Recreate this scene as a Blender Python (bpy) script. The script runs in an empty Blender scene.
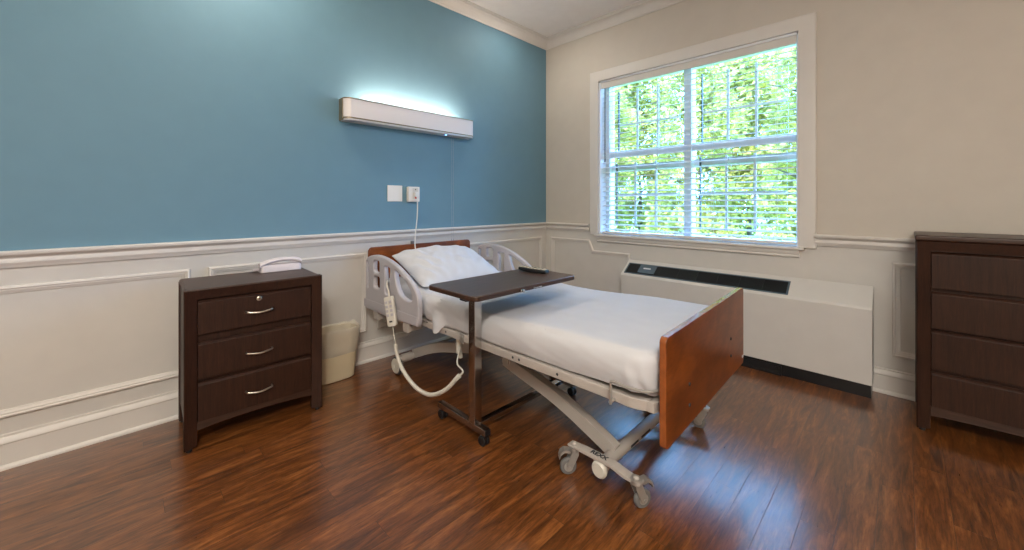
import bpy, bmesh, math, random
from mathutils import Vector, Matrix, noise
random.seed(7)
C = bpy.context.scene.collection
PI = math.pi
R = math.radians

# ------------------------------------------------------------------ room sizes
YW, XW = 2.815, 3.349          # blue wall plane, window wall plane
X0, Y0 = -2.4, -2.6            # the rest of the room
ZC = 2.96                      # ceiling
CAMH = 1.17

# ------------------------------------------------------------------ materials
def new_mat(name):
    m = bpy.data.materials.new(name); m.use_nodes = True
    nt = m.node_tree; nt.nodes.clear()
    out = nt.nodes.new('ShaderNodeOutputMaterial')
    b = nt.nodes.new('ShaderNodeBsdfPrincipled')
    nt.links.new(b.outputs[0], out.inputs[0])
    return m, nt, b

def N(nt, typ, **kw):
    n = nt.nodes.new(typ)
    for k, v in kw.items():
        if k in n.inputs: n.inputs[k].default_value = v
        else: setattr(n, k, v)
    return n

def s2l(c):
    return tuple(((x/255)/12.92 if x/255 <= .04045 else ((x/255+.055)/1.055)**2.4) for x in c)

def simple(name, rgb, rough=.5, metal=0., vary=.06, scale=9., bump=0., bscale=80., spec=.5, coat=0.):
    m, nt, b = new_mat(name)
    c = s2l(rgb)
    tc = N(nt, 'ShaderNodeTexCoord')
    nz = N(nt, 'ShaderNodeTexNoise', Scale=scale, Detail=4.)
    nt.links.new(tc.outputs['Object'], nz.inputs['Vector'])
    ramp = N(nt, 'ShaderNodeValToRGB')
    ramp.color_ramp.elements[0].position = .3; ramp.color_ramp.elements[1].position = .7
    ramp.color_ramp.elements[0].color = (*[x*(1-vary) for x in c], 1)
    ramp.color_ramp.elements[1].color = (*[min(1, x*(1+vary)) for x in c], 1)
    nt.links.new(nz.outputs['Fac'], ramp.inputs[0])
    nt.links.new(ramp.outputs[0], b.inputs['Base Color'])
    b.inputs['Roughness'].default_value = rough
    b.inputs['Metallic'].default_value = metal
    b.inputs['Specular IOR Level'].default_value = spec
    b.inputs['Coat Weight'].default_value = coat
    if bump:
        n2 = N(nt, 'ShaderNodeTexNoise', Scale=bscale, Detail=3.)
        nt.links.new(tc.outputs['Object'], n2.inputs['Vector'])
        bp = N(nt, 'ShaderNodeBump', Strength=bump, Distance=.002)
        nt.links.new(n2.outputs['Fac'], bp.inputs['Height'])
        nt.links.new(bp.outputs[0], b.inputs['Normal'])
    return m

def wood(name, dark, light, stretch=(1, 1, 14), scale=6., rough=.4, fine=.35, blot=0., coat=0., spec=.5):
    """grain runs along the axis with the smallest stretch value"""
    m, nt, b = new_mat(name)
    tc = N(nt, 'ShaderNodeTexCoord')
    mp = N(nt, 'ShaderNodeMapping'); mp.inputs['Scale'].default_value = stretch
    nt.links.new(tc.outputs['Object'], mp.inputs['Vector'])
    nz = N(nt, 'ShaderNodeTexNoise', Scale=scale, Detail=6., Roughness=.65, Distortion=.5)
    nt.links.new(mp.outputs[0], nz.inputs['Vector'])
    ramp = N(nt, 'ShaderNodeValToRGB')
    ramp.color_ramp.elements[0].position = .33; ramp.color_ramp.elements[1].position = .7
    ramp.color_ramp.elements[0].color = (*s2l(dark), 1); ramp.color_ramp.elements[1].color = (*s2l(light), 1)
    nt.links.new(nz.outputs['Fac'], ramp.inputs[0])
    col = ramp.outputs[0]
    n2 = N(nt, 'ShaderNodeTexNoise', Scale=scale*5, Detail=3.)
    nt.links.new(mp.outputs[0], n2.inputs['Vector'])
    mx = N(nt, 'ShaderNodeMix', data_type='RGBA', blend_type='MULTIPLY'); mx.inputs[0].default_value = fine
    nt.links.new(col, mx.inputs[6]); 
    r2 = N(nt, 'ShaderNodeValToRGB'); r2.color_ramp.elements[0].position = .35; r2.color_ramp.elements[1].position = .6
    r2.color_ramp.elements[0].color = (.35, .33, .32, 1)
    nt.links.new(n2.outputs['Fac'], r2.inputs[0]); nt.links.new(r2.outputs[0], mx.inputs[7])
    col = mx.outputs[2]
    if blot:
        n3 = N(nt, 'ShaderNodeTexNoise', Scale=5., Detail=3., Distortion=1.2)
        nt.links.new(tc.outputs['Object'], n3.inputs['Vector'])
        r3 = N(nt, 'ShaderNodeValToRGB'); r3.color_ramp.elements[0].position = .35; r3.color_ramp.elements[1].position = .65
        r3.color_ramp.elements[0].color = (.55, .5, .45, 1)
        nt.links.new(n3.outputs['Fac'], r3.inputs[0])
        m3 = N(nt, 'ShaderNodeMix', data_type='RGBA', blend_type='MULTIPLY'); m3.inputs[0].default_value = blot
        nt.links.new(col, m3.inputs[6]); nt.links.new(r3.outputs[0], m3.inputs[7]); col = m3.outputs[2]
    nt.links.new(col, b.inputs['Base Color'])
    b.inputs['Roughness'].default_value = rough
    b.inputs['Coat Weight'].default_value = coat
    b.inputs['Specular IOR Level'].default_value = spec
    return m

def floor_mat():
    m, nt, b = new_mat('plank_floor')
    L = nt.links.new
    tc = N(nt, 'ShaderNodeTexCoord')
    sp = N(nt, 'ShaderNodeSeparateXYZ'); L(tc.outputs['Object'], sp.inputs[0])
    def math_(op, a, bb=None, c=None):
        n = N(nt, 'ShaderNodeMath', operation=op)
        for i, v in enumerate((a, bb, c)):
            if v is None: continue
            if isinstance(v, (int, float)): n.inputs[i].default_value = v
            else: L(v, n.inputs[i])
        return n.outputs[0]
    PW, PL = .1, 1.05
    yr = math_('DIVIDE', math_('ADD', sp.outputs[1], 10.025), PW)
    row = math_('FLOOR', yr)
    wn = N(nt, 'ShaderNodeTexWhiteNoise', noise_dimensions='1D'); L(row, wn.inputs['W'])
    xo = math_('ADD', math_('DIVIDE', math_('ADD', sp.outputs[0], 10.), PL), wn.outputs['Value'])
    brd = math_('FLOOR', xo)
    cid = N(nt, 'ShaderNodeCombineXYZ'); L(row, cid.inputs[0]); L(brd, cid.inputs[1])
    w2 = N(nt, 'ShaderNodeTexWhiteNoise', noise_dimensions='3D'); L(cid.outputs[0], w2.inputs['Vector'])
    # grain
    gx = math_('MULTIPLY', sp.outputs[0], 2.1)
    gy = math_('MULTIPLY', sp.outputs[1], 17.)
    gz = math_('MULTIPLY', w2.outputs['Value'], 40.)
    gv = N(nt, 'ShaderNodeCombineXYZ'); L(gx, gv.inputs[0]); L(gy, gv.inputs[1]); L(gz, gv.inputs[2])
    n1 = N(nt, 'ShaderNodeTexNoise', Scale=1.6, Detail=6., Roughness=.62, Distortion=1.1); L(gv.outputs[0], n1.inputs['Vector'])
    ramp = N(nt, 'ShaderNodeValToRGB'); e = ramp.color_ramp.elements
    e[0].position = .32; e[0].color = (*s2l(FLOOR_D), 1)
    e[1].position = .72; e[1].color = (*s2l(FLOOR_L), 1)
    k = e.new(.52); k.color = (*s2l(FLOOR_M), 1)
    L(n1.outputs['Fac'], ramp.inputs[0])
    n2 = N(nt, 'ShaderNodeTexNoise', Scale=9., Detail=4., Roughness=.7, Distortion=.4); L(gv.outputs[0], n2.inputs['Vector'])
    r2 = N(nt, 'ShaderNodeValToRGB'); r2.color_ramp.elements[0].position = .36; r2.color_ramp.elements[1].position = .56
    r2.color_ramp.elements[0].color = (.42, .36, .32, 1); L(n2.outputs['Fac'], r2.inputs[0])
    mx = N(nt, 'ShaderNodeMix', data_type='RGBA', blend_type='MULTIPLY'); mx.inputs[0].default_value = .65
    L(ramp.outputs[0], mx.inputs[6]); L(r2.outputs[0], mx.inputs[7])
    hs = N(nt, 'ShaderNodeHueSaturation')
    L(mx.outputs[2], hs.inputs['Color'])
    L(math_('ADD', math_('MULTIPLY', w2.outputs['Value'], .22), .89), hs.inputs['Value'])
    # grooves between boards
    fy = math_('FRACT', yr); fx = math_('FRACT', xo)
    ey = math_('MINIMUM', fy, math_('SUBTRACT', 1., fy))
    ex = math_('MINIMUM', fx, math_('SUBTRACT', 1., fx))
    gr = math_('MINIMUM', math_('DIVIDE', ey, .011), math_('DIVIDE', ex, .0012))
    gr = math_('MINIMUM', gr, 1.)
    m2 = N(nt, 'ShaderNodeMix', data_type='RGBA', blend_type='MIX'); L(gr, m2.inputs[0])
    m2.inputs[6].default_value = (.028, .012, .006, 1); L(hs.outputs[0], m2.inputs[7])
    L(m2.outputs[2], b.inputs['Base Color'])
    b.inputs['Specular IOR Level'].default_value = .5
    L(math_('ADD', math_('MULTIPLY', n2.outputs['Fac'], .12), .24), b.inputs['Roughness'])
    bp = N(nt, 'ShaderNodeBump', Strength=.25, Distance=.0015); L(gr, bp.inputs['Height'])
    bp2 = N(nt, 'ShaderNodeBump', Strength=.12, Distance=.001); L(n2.outputs['Fac'], bp2.inputs['Height']); L(bp.outputs[0], bp2.inputs['Normal'])
    L(bp2.outputs[0], b.inputs['Normal'])
    L(math_('MULTIPLY', gr, .88), b.inputs['Coat Weight']); L(bp2.outputs[0], b.inputs['Coat Normal']); b.inputs['Coat Roughness'].default_value = .2; b.inputs['Coat IOR'].default_value = 1.5
    return m

def emit(name, rgb, strength):
    m = bpy.data.materials.new(name); m.use_nodes = True
    nt = m.node_tree; nt.nodes.clear()
    out = nt.nodes.new('ShaderNodeOutputMaterial'); e = nt.nodes.new('ShaderNodeEmission')
    e.inputs[0].default_value = (*rgb, 1); e.inputs[1].default_value = strength
    nt.links.new(e.outputs[0], out.inputs[0]); return m

def glass_mat():
    m = bpy.data.materials.new('window_glass'); m.use_nodes = True
    nt = m.node_tree; nt.nodes.clear(); L = nt.links.new
    out = nt.nodes.new('ShaderNodeOutputMaterial')
    t = nt.nodes.new('ShaderNodeBsdfTransparent'); t.inputs[0].default_value = (.95, .98, .97, 1)
    g = nt.nodes.new('ShaderNodeBsdfGlossy'); g.inputs['Roughness'].default_value = .01
    f = nt.nodes.new('ShaderNodeFresnel'); f.inputs[0].default_value = 1.3
    x = nt.nodes.new('ShaderNodeMixShader')
    L(f.outputs[0], x.inputs[0]); L(t.outputs[0], x.inputs[1]); L(g.outputs[0], x.inputs[2]); L(x.outputs[0], out.inputs[0])
    return m

def translucent(name, rgb, amount=.4, rough=.6, vary=.1, scale=6., alpha=1.):
    m, nt, b = new_mat(name); L = nt.links.new
    out = [n for n in nt.nodes if n.type == 'OUTPUT_MATERIAL'][0]
    c = s2l(rgb)
    tc = N(nt, 'ShaderNodeTexCoord'); nz = N(nt, 'ShaderNodeTexNoise', Scale=scale, Detail=3.)
    L(tc.outputs['Object'], nz.inputs['Vector'])
    r = N(nt, 'ShaderNodeValToRGB')
    r.color_ramp.elements[0].position = .3; r.color_ramp.elements[1].position = .7
    r.color_ramp.elements[0].color = (*[x*(1-vary) for x in c], 1); r.color_ramp.elements[1].color = (*[min(1, x*(1+vary)) for x in c], 1)
    L(nz.outputs['Fac'], r.inputs[0]); L(r.outputs[0], b.inputs['Base Color'])
    b.inputs['Roughness'].default_value = rough
    tr = N(nt, 'ShaderNodeBsdfTranslucent'); L(r.outputs[0], tr.inputs[0])
    x = N(nt, 'ShaderNodeMixShader'); x.inputs[0].default_value = amount
    L(b.outputs[0], x.inputs[1]); L(tr.outputs[0], x.inputs[2])
    last = x
    if alpha < 1:
        tp = N(nt, 'ShaderNodeBsdfTransparent'); y = N(nt, 'ShaderNodeMixShader'); y.inputs[0].default_value = alpha
        L(tp.outputs[0], y.inputs[1]); L(x.outputs[0], y.inputs[2]); last = y
    L(last.outputs[0], out.inputs[0])
    return m

FLOOR_D, FLOOR_M, FLOOR_L = (72, 40, 17), (114, 66, 30), (150, 94, 48)
M = dict(
    blue=simple('blue_paint', (102, 137, 154), .62, vary=.02, bump=.15, bscale=350, spec=.35),
    beige=simple('beige_paint', (195, 187, 175), .6, vary=.02, bump=.15, bscale=350),
    white=simple('white_trim_paint', (212, 207, 200), .42, vary=.015),
    wains=simple('white_wall_paint', (204, 200, 193), .5, vary=.02),
    ceil=simple('ceiling_paint', (240, 235, 230), .8, vary=.02),
    floor=floor_mat(),
    esp=wood('espresso_wood', (40, 22, 13), (64, 38, 25), (18, 18, 1.2), 4., .45, .4, spec=.28),
    espx=wood('espresso_wood_level', (46, 28, 19), (74, 49, 36), (1.2, 18, 18), 4., .38, .4, spec=.45),
    walnut=wood('walnut_laminate', (66, 50, 43), (96, 76, 67), (1.6, 24, 24), 3.5, .3, .4),
    cherry=wood('cherry_laminate', (120, 60, 18), (154, 84, 34), (1.5, 5, 5), 3., .3, .25, blot=.9),
    edge=simple('cherry_edge_band', (140, 78, 40), .16, vary=.15, scale=30),
    bedm=simple('greige_enamel', (176, 168, 160), .42, vary=.03),
    rail=simple('grey_rail_plastic', (178, 174, 178), .42, vary=.02, bump=.08, bscale=500),
    ivory=simple('ivory_plastic', (205, 200, 188), .4, vary=.03),
    sheet=simple('white_cotton_sheet', (197, 196, 198), .85, vary=.02, bump=.12, bscale=600, spec=.2),
    pillow=simple('white_cotton_pillowcase', (202, 203, 207), .85, vary=.02, bump=.12, bscale=600, spec=.2),
    chrome=simple('chrome_plate', (200, 198, 196), .14, 1., vary=.03),
    nickel=simple('brushed_nickel', (196, 188, 174), .3, 1., vary=.03),
    bronze=simple('satin_bronze_trim', (150, 136, 112), .38, .8, vary=.03),
    zinc=simple('zinc_plate', (172, 168, 162), .34, .55, vary=.06),
    black=simple('black_plastic', (22, 22, 24), .35, vary=.1),
    rubber=simple('grey_rubber', (112, 110, 108), .6, vary=.06),
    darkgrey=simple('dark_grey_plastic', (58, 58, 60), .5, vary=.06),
    bin=simple('cream_plastic', (206, 192, 160), .5, vary=.03),
    liner=translucent('clear_bin_liner', (236, 230, 218), .3, .22, .04, 14., .55),
    phone=simple('pale_plastic', (214, 206, 208), .4, vary=.02),
    ptac=simple('almond_enamel', (204, 201, 196), .4, vary=.02),
    slate=simple('slate_blue_plastic', (76, 92, 104), .4, vary=.05),
    glass=glass_mat(),
    vinyl=simple('white_vinyl', (238, 241, 244), .4, vary=.01),
    blind=translucent('white_blind_slat', (226, 228, 232), .12, .5, .01),
    plate=simple('white_wall_plate', (224, 220, 212), .35, vary=.02),
    red=simple('red_button', (196, 52, 44), .4, vary=.05),
    lampw=translucent('white_acrylic_lens', (226, 220, 218), .08, .4, .01),
    print=simple('dark_ink', (38, 40, 46), .6, vary=.05),
    lightprint=simple('pale_ink', (214, 218, 222), .6, vary=.03),
    leaf=translucent('green_leaf', (184, 180, 100), .4, .6, .5, 1.5),
    bark=simple('tree_bark', (96, 84, 70), .9, vary=.3),
    lawn=simple('lawn_grass', (120, 150, 66), .9, vary=.3, scale=3),
    tube=emit('lamp_tube_glow', (1., .80, .64), 108.),
    led=emit('blue_indicator', (.12, .35, 1.), 14.),
)

# ------------------------------------------------------------------ mesh tools
class MB:
    def __init__(s): s.bm = bmesh.new()
    def _merge(s, t, mi=0, mat=None):
        if mat is not None: t.transform(mat)
        for f in t.faces: f.material_index = mi
        me = bpy.data.meshes.new('tmp'); t.to_mesh(me); t.free()
        s.bm.from_mesh(me); bpy.data.meshes.remove(me); return s
    def box(s, x0, x1, y0, y1, z0, z1, bev=0., seg=2, mi=0, mat=None):
        t = bmesh.new(); bmesh.ops.create_cube(t, size=1.)
        sx, sy, sz = abs(x1-x0), abs(y1-y0), abs(z1-z0)
        for v in t.verts: v.co = Vector(((x0+x1)/2+v.co.x*sx, (y0+y1)/2+v.co.y*sy, (z0+z1)/2+v.co.z*sz))
        if bev: bmesh.ops.bevel(t, geom=t.edges[:], offset=min(bev, .49*min(sx, sy, sz)), segments=seg, affect='EDGES', profile=.5)
        return s._merge(t, mi, mat)
    def cyl(s, p0, p1, r, r2=None, seg=20, mi=0, bev=0.):
        p0, p1 = Vector(p0), Vector(p1); d = p1-p0
        t = bmesh.new()
        bmesh.ops.create_cone(t, cap_ends=True, segments=seg, radius1=r, radius2=r if r2 is None else r2, depth=d.length)
        if bev:
            ed = [e for e in t.edges if len(e.link_faces) == 2 and any(len(f.verts) > 4 for f in e.link_faces)]
            bmesh.ops.bevel(t, geom=ed, offset=bev, segments=2, affect='EDGES', profile=.5)
        q = Vector((0, 0, 1)).rotation_difference(d.normalized())
        return s._merge(t, mi, Matrix.Translation((p0+p1)/2) @ q.to_matrix().to_4x4())
    def tube(s, pts, r, seg=10, mi=0, closed=False):
        pts = [Vector(p) for p in pts]; n = len(pts)
        rs = r if isinstance(r, (list, tuple)) else [r]*n
        t = bmesh.new(); rings = []
        up = None
        for i in range(n):
            a = pts[i-1] if (i or closed) else pts[i]; b = pts[(i+1) % n] if (i < n-1 or closed) else pts[i]
            tg = (b-a).normalized()
            if up is None:
                up = Vector((0, 0, 1)) if abs(tg.z) < .9 else Vector((1, 0, 0))
            sd = tg.cross(up); sd.normalize(); up = sd.cross(tg).normalized()
            rings.append([t.verts.new(pts[i]+(sd*math.cos(2*PI*k/seg)+up*math.sin(2*PI*k/seg))*rs[i]) for k in range(seg)])
        m = n if closed else n-1
        for i in range(m):
            A, B = rings[i], rings[(i+1) % n]
            for k in range(seg): t.faces.new((A[k], A[(k+1) % seg], B[(k+1) % seg], B[k]))
        if not closed:
            t.faces.new(rings[0][::-1]); t.faces.new(rings[-1])
        bmesh.ops.recalc_face_normals(t, faces=t.faces[:])
        return s._merge(t, mi)
    def sphere(s, c, r, sc=(1, 1, 1), mi=0, u=18, v=12):
        t = bmesh.new(); bmesh.ops.create_uvsphere(t, u_segments=u, v_segments=v, radius=r)
        return s._merge(t, mi, Matrix.Translation(c) @ Matrix.Diagonal((*sc, 1)))
    def loft(s, rings, mi=0, cap0=True, cap1=True):
        t = bmesh.new(); vs = [[t.verts.new(p) for p in r] for r in rings]; k = len(rings[0])
        for A, B in zip(vs, vs[1:]):
            for i in range(k): t.faces.new((A[i], A[(i+1) % k], B[(i+1) % k], B[i]))
        if cap0: t.faces.new(vs[0][::-1])
        if cap1: t.faces.new(vs[-1])
        bmesh.ops.recalc_face_normals(t, faces=t.faces[:])
        return s._merge(t, mi)
    def lathe(s, prof, c, axis=(0, 0, 1), seg=24, mi=0):
        q = Vector((0, 0, 1)).rotation_difference(Vector(axis).normalized()).to_matrix()
        c = Vector(c)
        rings = [[c+q @ Vector((r*math.cos(2*PI*k/seg), r*math.sin(2*PI*k/seg), z)) for k in range(seg)] for r, z in prof]
        return s.loft(rings, mi)
    def prism(s, poly, a, b, axis='y', mi=0, bev=0., seg=2):
        """polygon in the other two axes, extruded along axis"""
        def P(u, v, w): return {'x': (w, u, v), 'y': (u, w, v), 'z': (u, v, w)}[axis]
        t = bmesh.new()
        A = [t.verts.new(P(u, v, a)) for u, v in poly]; B = [t.verts.new(P(u, v, b)) for u, v in poly]
        k = len(poly)
        for i in range(k): t.faces.new((A[i], A[(i+1) % k], B[(i+1) % k], B[i]))
        t.faces.new(A[::-1]); t.faces.new(B)
        bmesh.ops.recalc_face_normals(t, faces=t.faces[:])
        if bev: bmesh.ops.bevel(t, geom=t.edges[:], offset=bev, segments=seg, affect='EDGES', profile=.5)
        return s._merge(t, mi)
    def moulding(s, pts, n, prof, closed=False, mi=0):
        pts = [Vector(p) for p in pts]; n = Vector(n); k = len(pts); t = bmesh.new(); rings = []
        for i in range(k):
            t1 = (pts[i]-pts[i-1]).normalized() if (i or closed) else None
            t2 = (pts[(i+1) % k]-pts[i]).normalized() if (i < k-1 or closed) else None
            l1 = n.cross(t1 or t2); l2 = n.cross(t2 or t1)
            m = (l1+l2)/(1+l1.dot(l2))
            rings.append([t.verts.new(pts[i]+m*u+n*v) for u, v in prof])
        q = len(prof)
        for i in range(k if closed else k-1):
            A, B = rings[i], rings[(i+1) % k]
            for j in range(q): t.faces.new((A[j], A[(j+1) % q], B[(j+1) % q], B[j]))
        if not closed: t.faces.new(rings[0][::-1]); t.faces.new(rings[-1])
        bmesh.ops.recalc_face_normals(t, faces=t.faces[:])
        return s._merge(t, mi)
    def grid(s, f, nu, nv, mi=0, thick=0.):
        t = bmesh.new(); V = [[t.verts.new(f(i/(nu-1), j/(nv-1))) for j in range(nv)] for i in range(nu)]
        for i in range(nu-1):
            for j in range(nv-1): t.faces.new((V[i][j], V[i+1][j], V[i+1][j+1], V[i][j+1]))
        bmesh.ops.recalc_face_normals(t, faces=t.faces[:])
        if thick: bmesh.ops.solidify(t, geom=t.faces[:], thickness=thick)
        return s._merge(t, mi)
    def plate(s, loops, depth, bev, mat, mi=0, seg=3):
        """flat plate with holes and rounded rims: loops in XY, depth along Z, then mat"""
        cu = bpy.data.curves.new('tmp', 'CURVE'); cu.dimensions = '2D'; cu.fill_mode = 'BOTH'
        cu.extrude = max(.0001, depth/2-bev); cu.bevel_depth = bev; cu.bevel_resolution = seg; cu.offset = -bev
        for lp in loops:
            sp = cu.splines.new('POLY'); sp.points.add(len(lp)-1); sp.use_cyclic_u = True
            for p, (x, y) in zip(sp.points, lp): p.co = (x, y, 0, 1)
        ob = bpy.data.objects.new('tmp', cu); C.objects.link(ob)
        dg = bpy.context.evaluated_depsgraph_get()
        me = bpy.data.meshes.new_from_object(ob.evaluated_get(dg))
        t = bmesh.new(); t.from_mesh(me)
        bmesh.ops.remove_doubles(t, verts=t.verts[:], dist=1e-5)
        bpy.data.objects.remove(ob); bpy.data.curves.remove(cu); bpy.data.meshes.remove(me)
        return s._merge(t, mi, mat)
    def text(s, body, size, mat, depth=.0006, mi=0, bold=0., align='CENTER'):
        cu = bpy.data.curves.new('tmp', 'FONT'); cu.body = body; cu.size = size; cu.extrude = depth; cu.offset = bold
        cu.align_x = align; cu.align_y = 'CENTER'
        ob = bpy.data.objects.new('tmp', cu); C.objects.link(ob)
        dg = bpy.context.evaluated_depsgraph_get()
        me = bpy.data.meshes.new_from_object(ob.evaluated_get(dg))
        t = bmesh.new(); t.from_mesh(me)
        bpy.data.objects.remove(ob); bpy.data.curves.remove(cu); bpy.data.meshes.remove(me)
        return s._merge(t, mi, mat)
    def build(s, name, mats, parent=None, smooth=38., **props):
        me = bpy.data.meshes.new(name)
        bm = s.bm; bm.normal_update()
        for e in bm.edges:
            e.smooth = len(e.link_faces) == 2 and e.calc_face_angle(0) < R(smooth)
        for f in bm.faces: f.smooth = True
        bm.to_mesh(me); bm.free()
        for m in (mats if isinstance(mats, (list, tuple)) else [mats]): me.materials.append(M[m])
        o = bpy.data.objects.new(name, me); C.objects.link(o)
        if len(me.polygons) < 6000:
            wn = o.modifiers.new('normals', 'WEIGHTED_NORMAL'); wn.keep_sharp = True
        if parent is not None: o.parent = parent
        for k, v in props.items(): o[k] = v
        return o

def thing(name, label, cat, loc=(0, 0, 0), rotz=0., group=None):
    o = bpy.data.objects.new(name, None); C.objects.link(o); o.empty_display_size = .1
    o.location = loc; o.rotation_euler = (0, 0, rotz); o['label'] = label; o['category'] = cat
    if group: o['group'] = group
    return o

def struct(name, mb, mats, parent=None):
    o = mb.build(name, mats, parent)
    if parent is None: o['kind'] = 'structure'
    return o

def catmull(pts, sub=8, closed=False):
    pts = [Vector(p) for p in pts]; n = len(pts); out = []
    for i in range(n if closed else n-1):
        p0 = pts[i-1] if (i or closed) else pts[0]; p1 = pts[i]; p2 = pts[(i+1) % n]
        p3 = pts[(i+2) % n] if (i+2 < n or closed) else pts[-1]
        for k in range(sub):
            t = k/sub
            out.append(.5*((2*p1)+(p2-p0)*t+(2*p0-5*p1+4*p2-p3)*t*t+(3*p1-p0-3*p2+p3)*t**3))
    if not closed: out.append(pts[-1])
    return out

def roundrect(x0, x1, y0, y1, r, k=5):
    r = min(r, .499*(x1-x0), .499*(y1-y0)); out = []
    for cx, cy, a in ((x1-r, y1-r, 0), (x0+r, y1-r, 90), (x0+r, y0+r, 180), (x1-r, y0+r, 270)):
        for i in range(k+1):
            t = R(a+90*i/k); out.append((cx+r*math.cos(t), cy+r*math.sin(t)))
    return out

def nz(x, y, z=0., s=1.): return noise.noise(Vector((x*s, y*s, z*s)))

# ------------------------------------------------------------------ THE SETTING
T = .2
f = MB(); f.box(X0-T, XW+T, Y0-T, YW+T, -.12, 0); struct('floor', f, 'floor')
f = MB(); f.box(X0-T, XW+T, Y0-T, YW+T, ZC, ZC+.15); struct('ceiling', f, 'ceil')
RZ = .92
f = MB(); f.box(X0-T, XW+T, YW, YW+T, 0, RZ, mi=0); f.box(X0-T, XW+T, YW, YW+T, RZ, ZC, mi=1); struct('wall_left', f, ['wains', 'blue'])
OY0, OY1, OZ0, OZ1 = .522, 2.135, .865, 2.366       # window opening
f = MB()
f.box(XW, XW+T, Y0, OY0, 0, RZ); f.box(XW, XW+T, OY1, YW, 0, RZ); f.box(XW, XW+T, OY0, OY1, 0, OZ0)
f.box(XW, XW+T, Y0, OY0, RZ, ZC, mi=1); f.box(XW, XW+T, OY1, YW, RZ, ZC, mi=1); f.box(XW, XW+T, OY0, OY1, OZ1, ZC, mi=1)
struct('wall_right', f, ['wains', 'beige'])
f = MB(); f.box(X0-T, X0, Y0, YW, 0, RZ); f.box(X0-T, X0, Y0, YW, RZ, ZC, mi=1); struct('wall_back', f, ['wains', 'beige'])
f = MB(); f.box(X0-T, XW+T, Y0-T, Y0, 0, RZ); f.box(X0-T, XW+T, Y0-T, Y0, RZ, ZC, mi=1); struct('wall_front', f, ['wains', 'beige'])

UP = (0, 0, 1)
# profiles: u = -distance from the wall, v = height
base_prof = [(0, 0), (-.03, 0), (-.03, .008), (-.026, .016), (-.018, .02), (-.016, .108), (-.020, .112), (-.020, .120), (-.013, .134), (-.009, .138), (-.009, .147), (0, .15)]
f = MB(); f.moulding([(X0, YW, 0), (XW, YW, 0)], UP, base_prof); struct('baseboard_left', f, 'white')
f = MB(); f.moulding([(XW, YW, 0), (XW, Y0, 0)], UP, base_prof); struct('baseboard_right', f, 'white')
rail_prof = [(0, .882), (-.012, .882), (-.014, .892), (-.020, .898), (-.022, .906), (-.016, .912), (-.014, .924), (-.022, .934), (-.034, .938), (-.038, .944), (-.038, .954), (-.034, .958), (0, .958)]
f = MB(); f.moulding([(X0, YW, 0), (XW, YW, 0), (XW, 2.236, 0)], UP, rail_prof); struct('trim_1', f, 'white')
f = MB(); f.moulding([(XW, .436, 0), (XW, Y0, 0)], UP, rail_prof); struct('trim_2', f, 'white')
zc = ZC
crown_prof = [(0, zc-.098), (-.010, zc-.098), (-.012, zc-.086), (-.020, zc-.080), (-.026, zc-.066), (-.040, zc-.046), (-.058, zc-.030), (-.070, zc-.024), (-.074, zc-.014), (-.084, zc-.010), (-.084, zc), (0, zc)]
f = MB(); f.moulding([(X0, YW, 0), (XW, YW, 0), (XW, Y0, 0)], UP, crown_prof); struct('trim_3', f, 'white')
pan_prof = [(0, 0), (0, .010), (.004, .016), (.011, .018), (.015, .012), (.022, .012), (.027, .008), (.034, .006), (.036, 0)]
def panel_left(n, x0, x1):
    z0, z1 = .222, .804
    f = MB(); f.moulding([(x0, YW, z0), (x1, YW, z0), (x1, YW, z1), (x0, YW, z1)], (0, -1, 0), pan_prof, True); struct('trim_%d' % n, f, 'white')
panel_left(4, -1.5, .280); panel_left(5, .362, 1.294); panel_left(6, 1.376, 3.265); panel_left(7, -2.3, -1.58)
f = MB()
f.moulding([(XW, 2.733, .222), (XW, 1.80, .222), (XW, 1.80, .70), (XW, 2.195, .70), (XW, 2.24, .80), (XW, 2.733, .80)][::-1], (-1, 0, 0), [(-u, v) for u, v in pan_prof], True); struct('trim_8', f, 'white')
f = MB()
f.moulding([(XW, .055, .235), (XW, -1.0, .235), (XW, -1.0, .808), (XW, .055, .808)], (-1, 0, 0), pan_prof, True); struct('trim_9', f, 'white')

# window: casing, stool, apron, sashes, panes
w = bpy.data.objects.new('window_1', None); C.objects.link(w); w.location = (XW, 1.33, OZ0); w['kind'] = 'structure'
def wl(mb): mb.bm.transform(Matrix.Translation((-XW, -1.33, -OZ0))); return mb
f = MB(); cp = [(0, 0), (0, .020), (-.004, .022), (-.088, .022), (-.096, .018), (-.1, .012), (-.1, 0)]
f.moulding([(XW, OY1-.002, .862), (XW, OY1-.002, OZ1), (XW, OY0+.002, OZ1), (XW, OY0+.002, .862)], (-1, 0, 0), [(-u, v) for u, v in cp])
struct('window_casing', wl(f), 'white', w)
f = MB(); f.box(XW-.042, XW+.13, .490, 2.170, .844, .864, .006); struct('window_sill', wl(f), 'white', w)
f = MB(); f.moulding([(XW, .52, .788), (XW, 2.15, .788)], (-1, 0, 0), [(0, 0), (0, .010), (-.010, .018), (-.020, .014), (-.026, .020), (-.044, .024), (-.056, .024), (-.056, 0)][::1])
struct('window_apron', wl(f), 'white', w)
GX = XW+.15
f = MB()   # jamb liner and mullion
f.box(XW+.001, XW+T, OY1-.014, OY1, OZ0, OZ1); f.box(XW+.001, XW+T, OY0, OY0+.014, OZ0, OZ1)
f.box(GX-.045, XW+T, OY1-.054, OY1-.014, OZ0, OZ1, .003); f.box(GX-.045, XW+T, OY0+.014, OY0+.033, OZ0, OZ1, .003)
f.box(GX-.045, XW+T, OY0+.033, OY1-.054, OZ1-.034, OZ1-.016, .003)
f.box(XW+.001, XW+T, OY0, OY1, OZ1-.016, OZ1); f.box(GX-.05, XW+T, OY0, OY1, OZ0, OZ0+.02)
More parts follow.
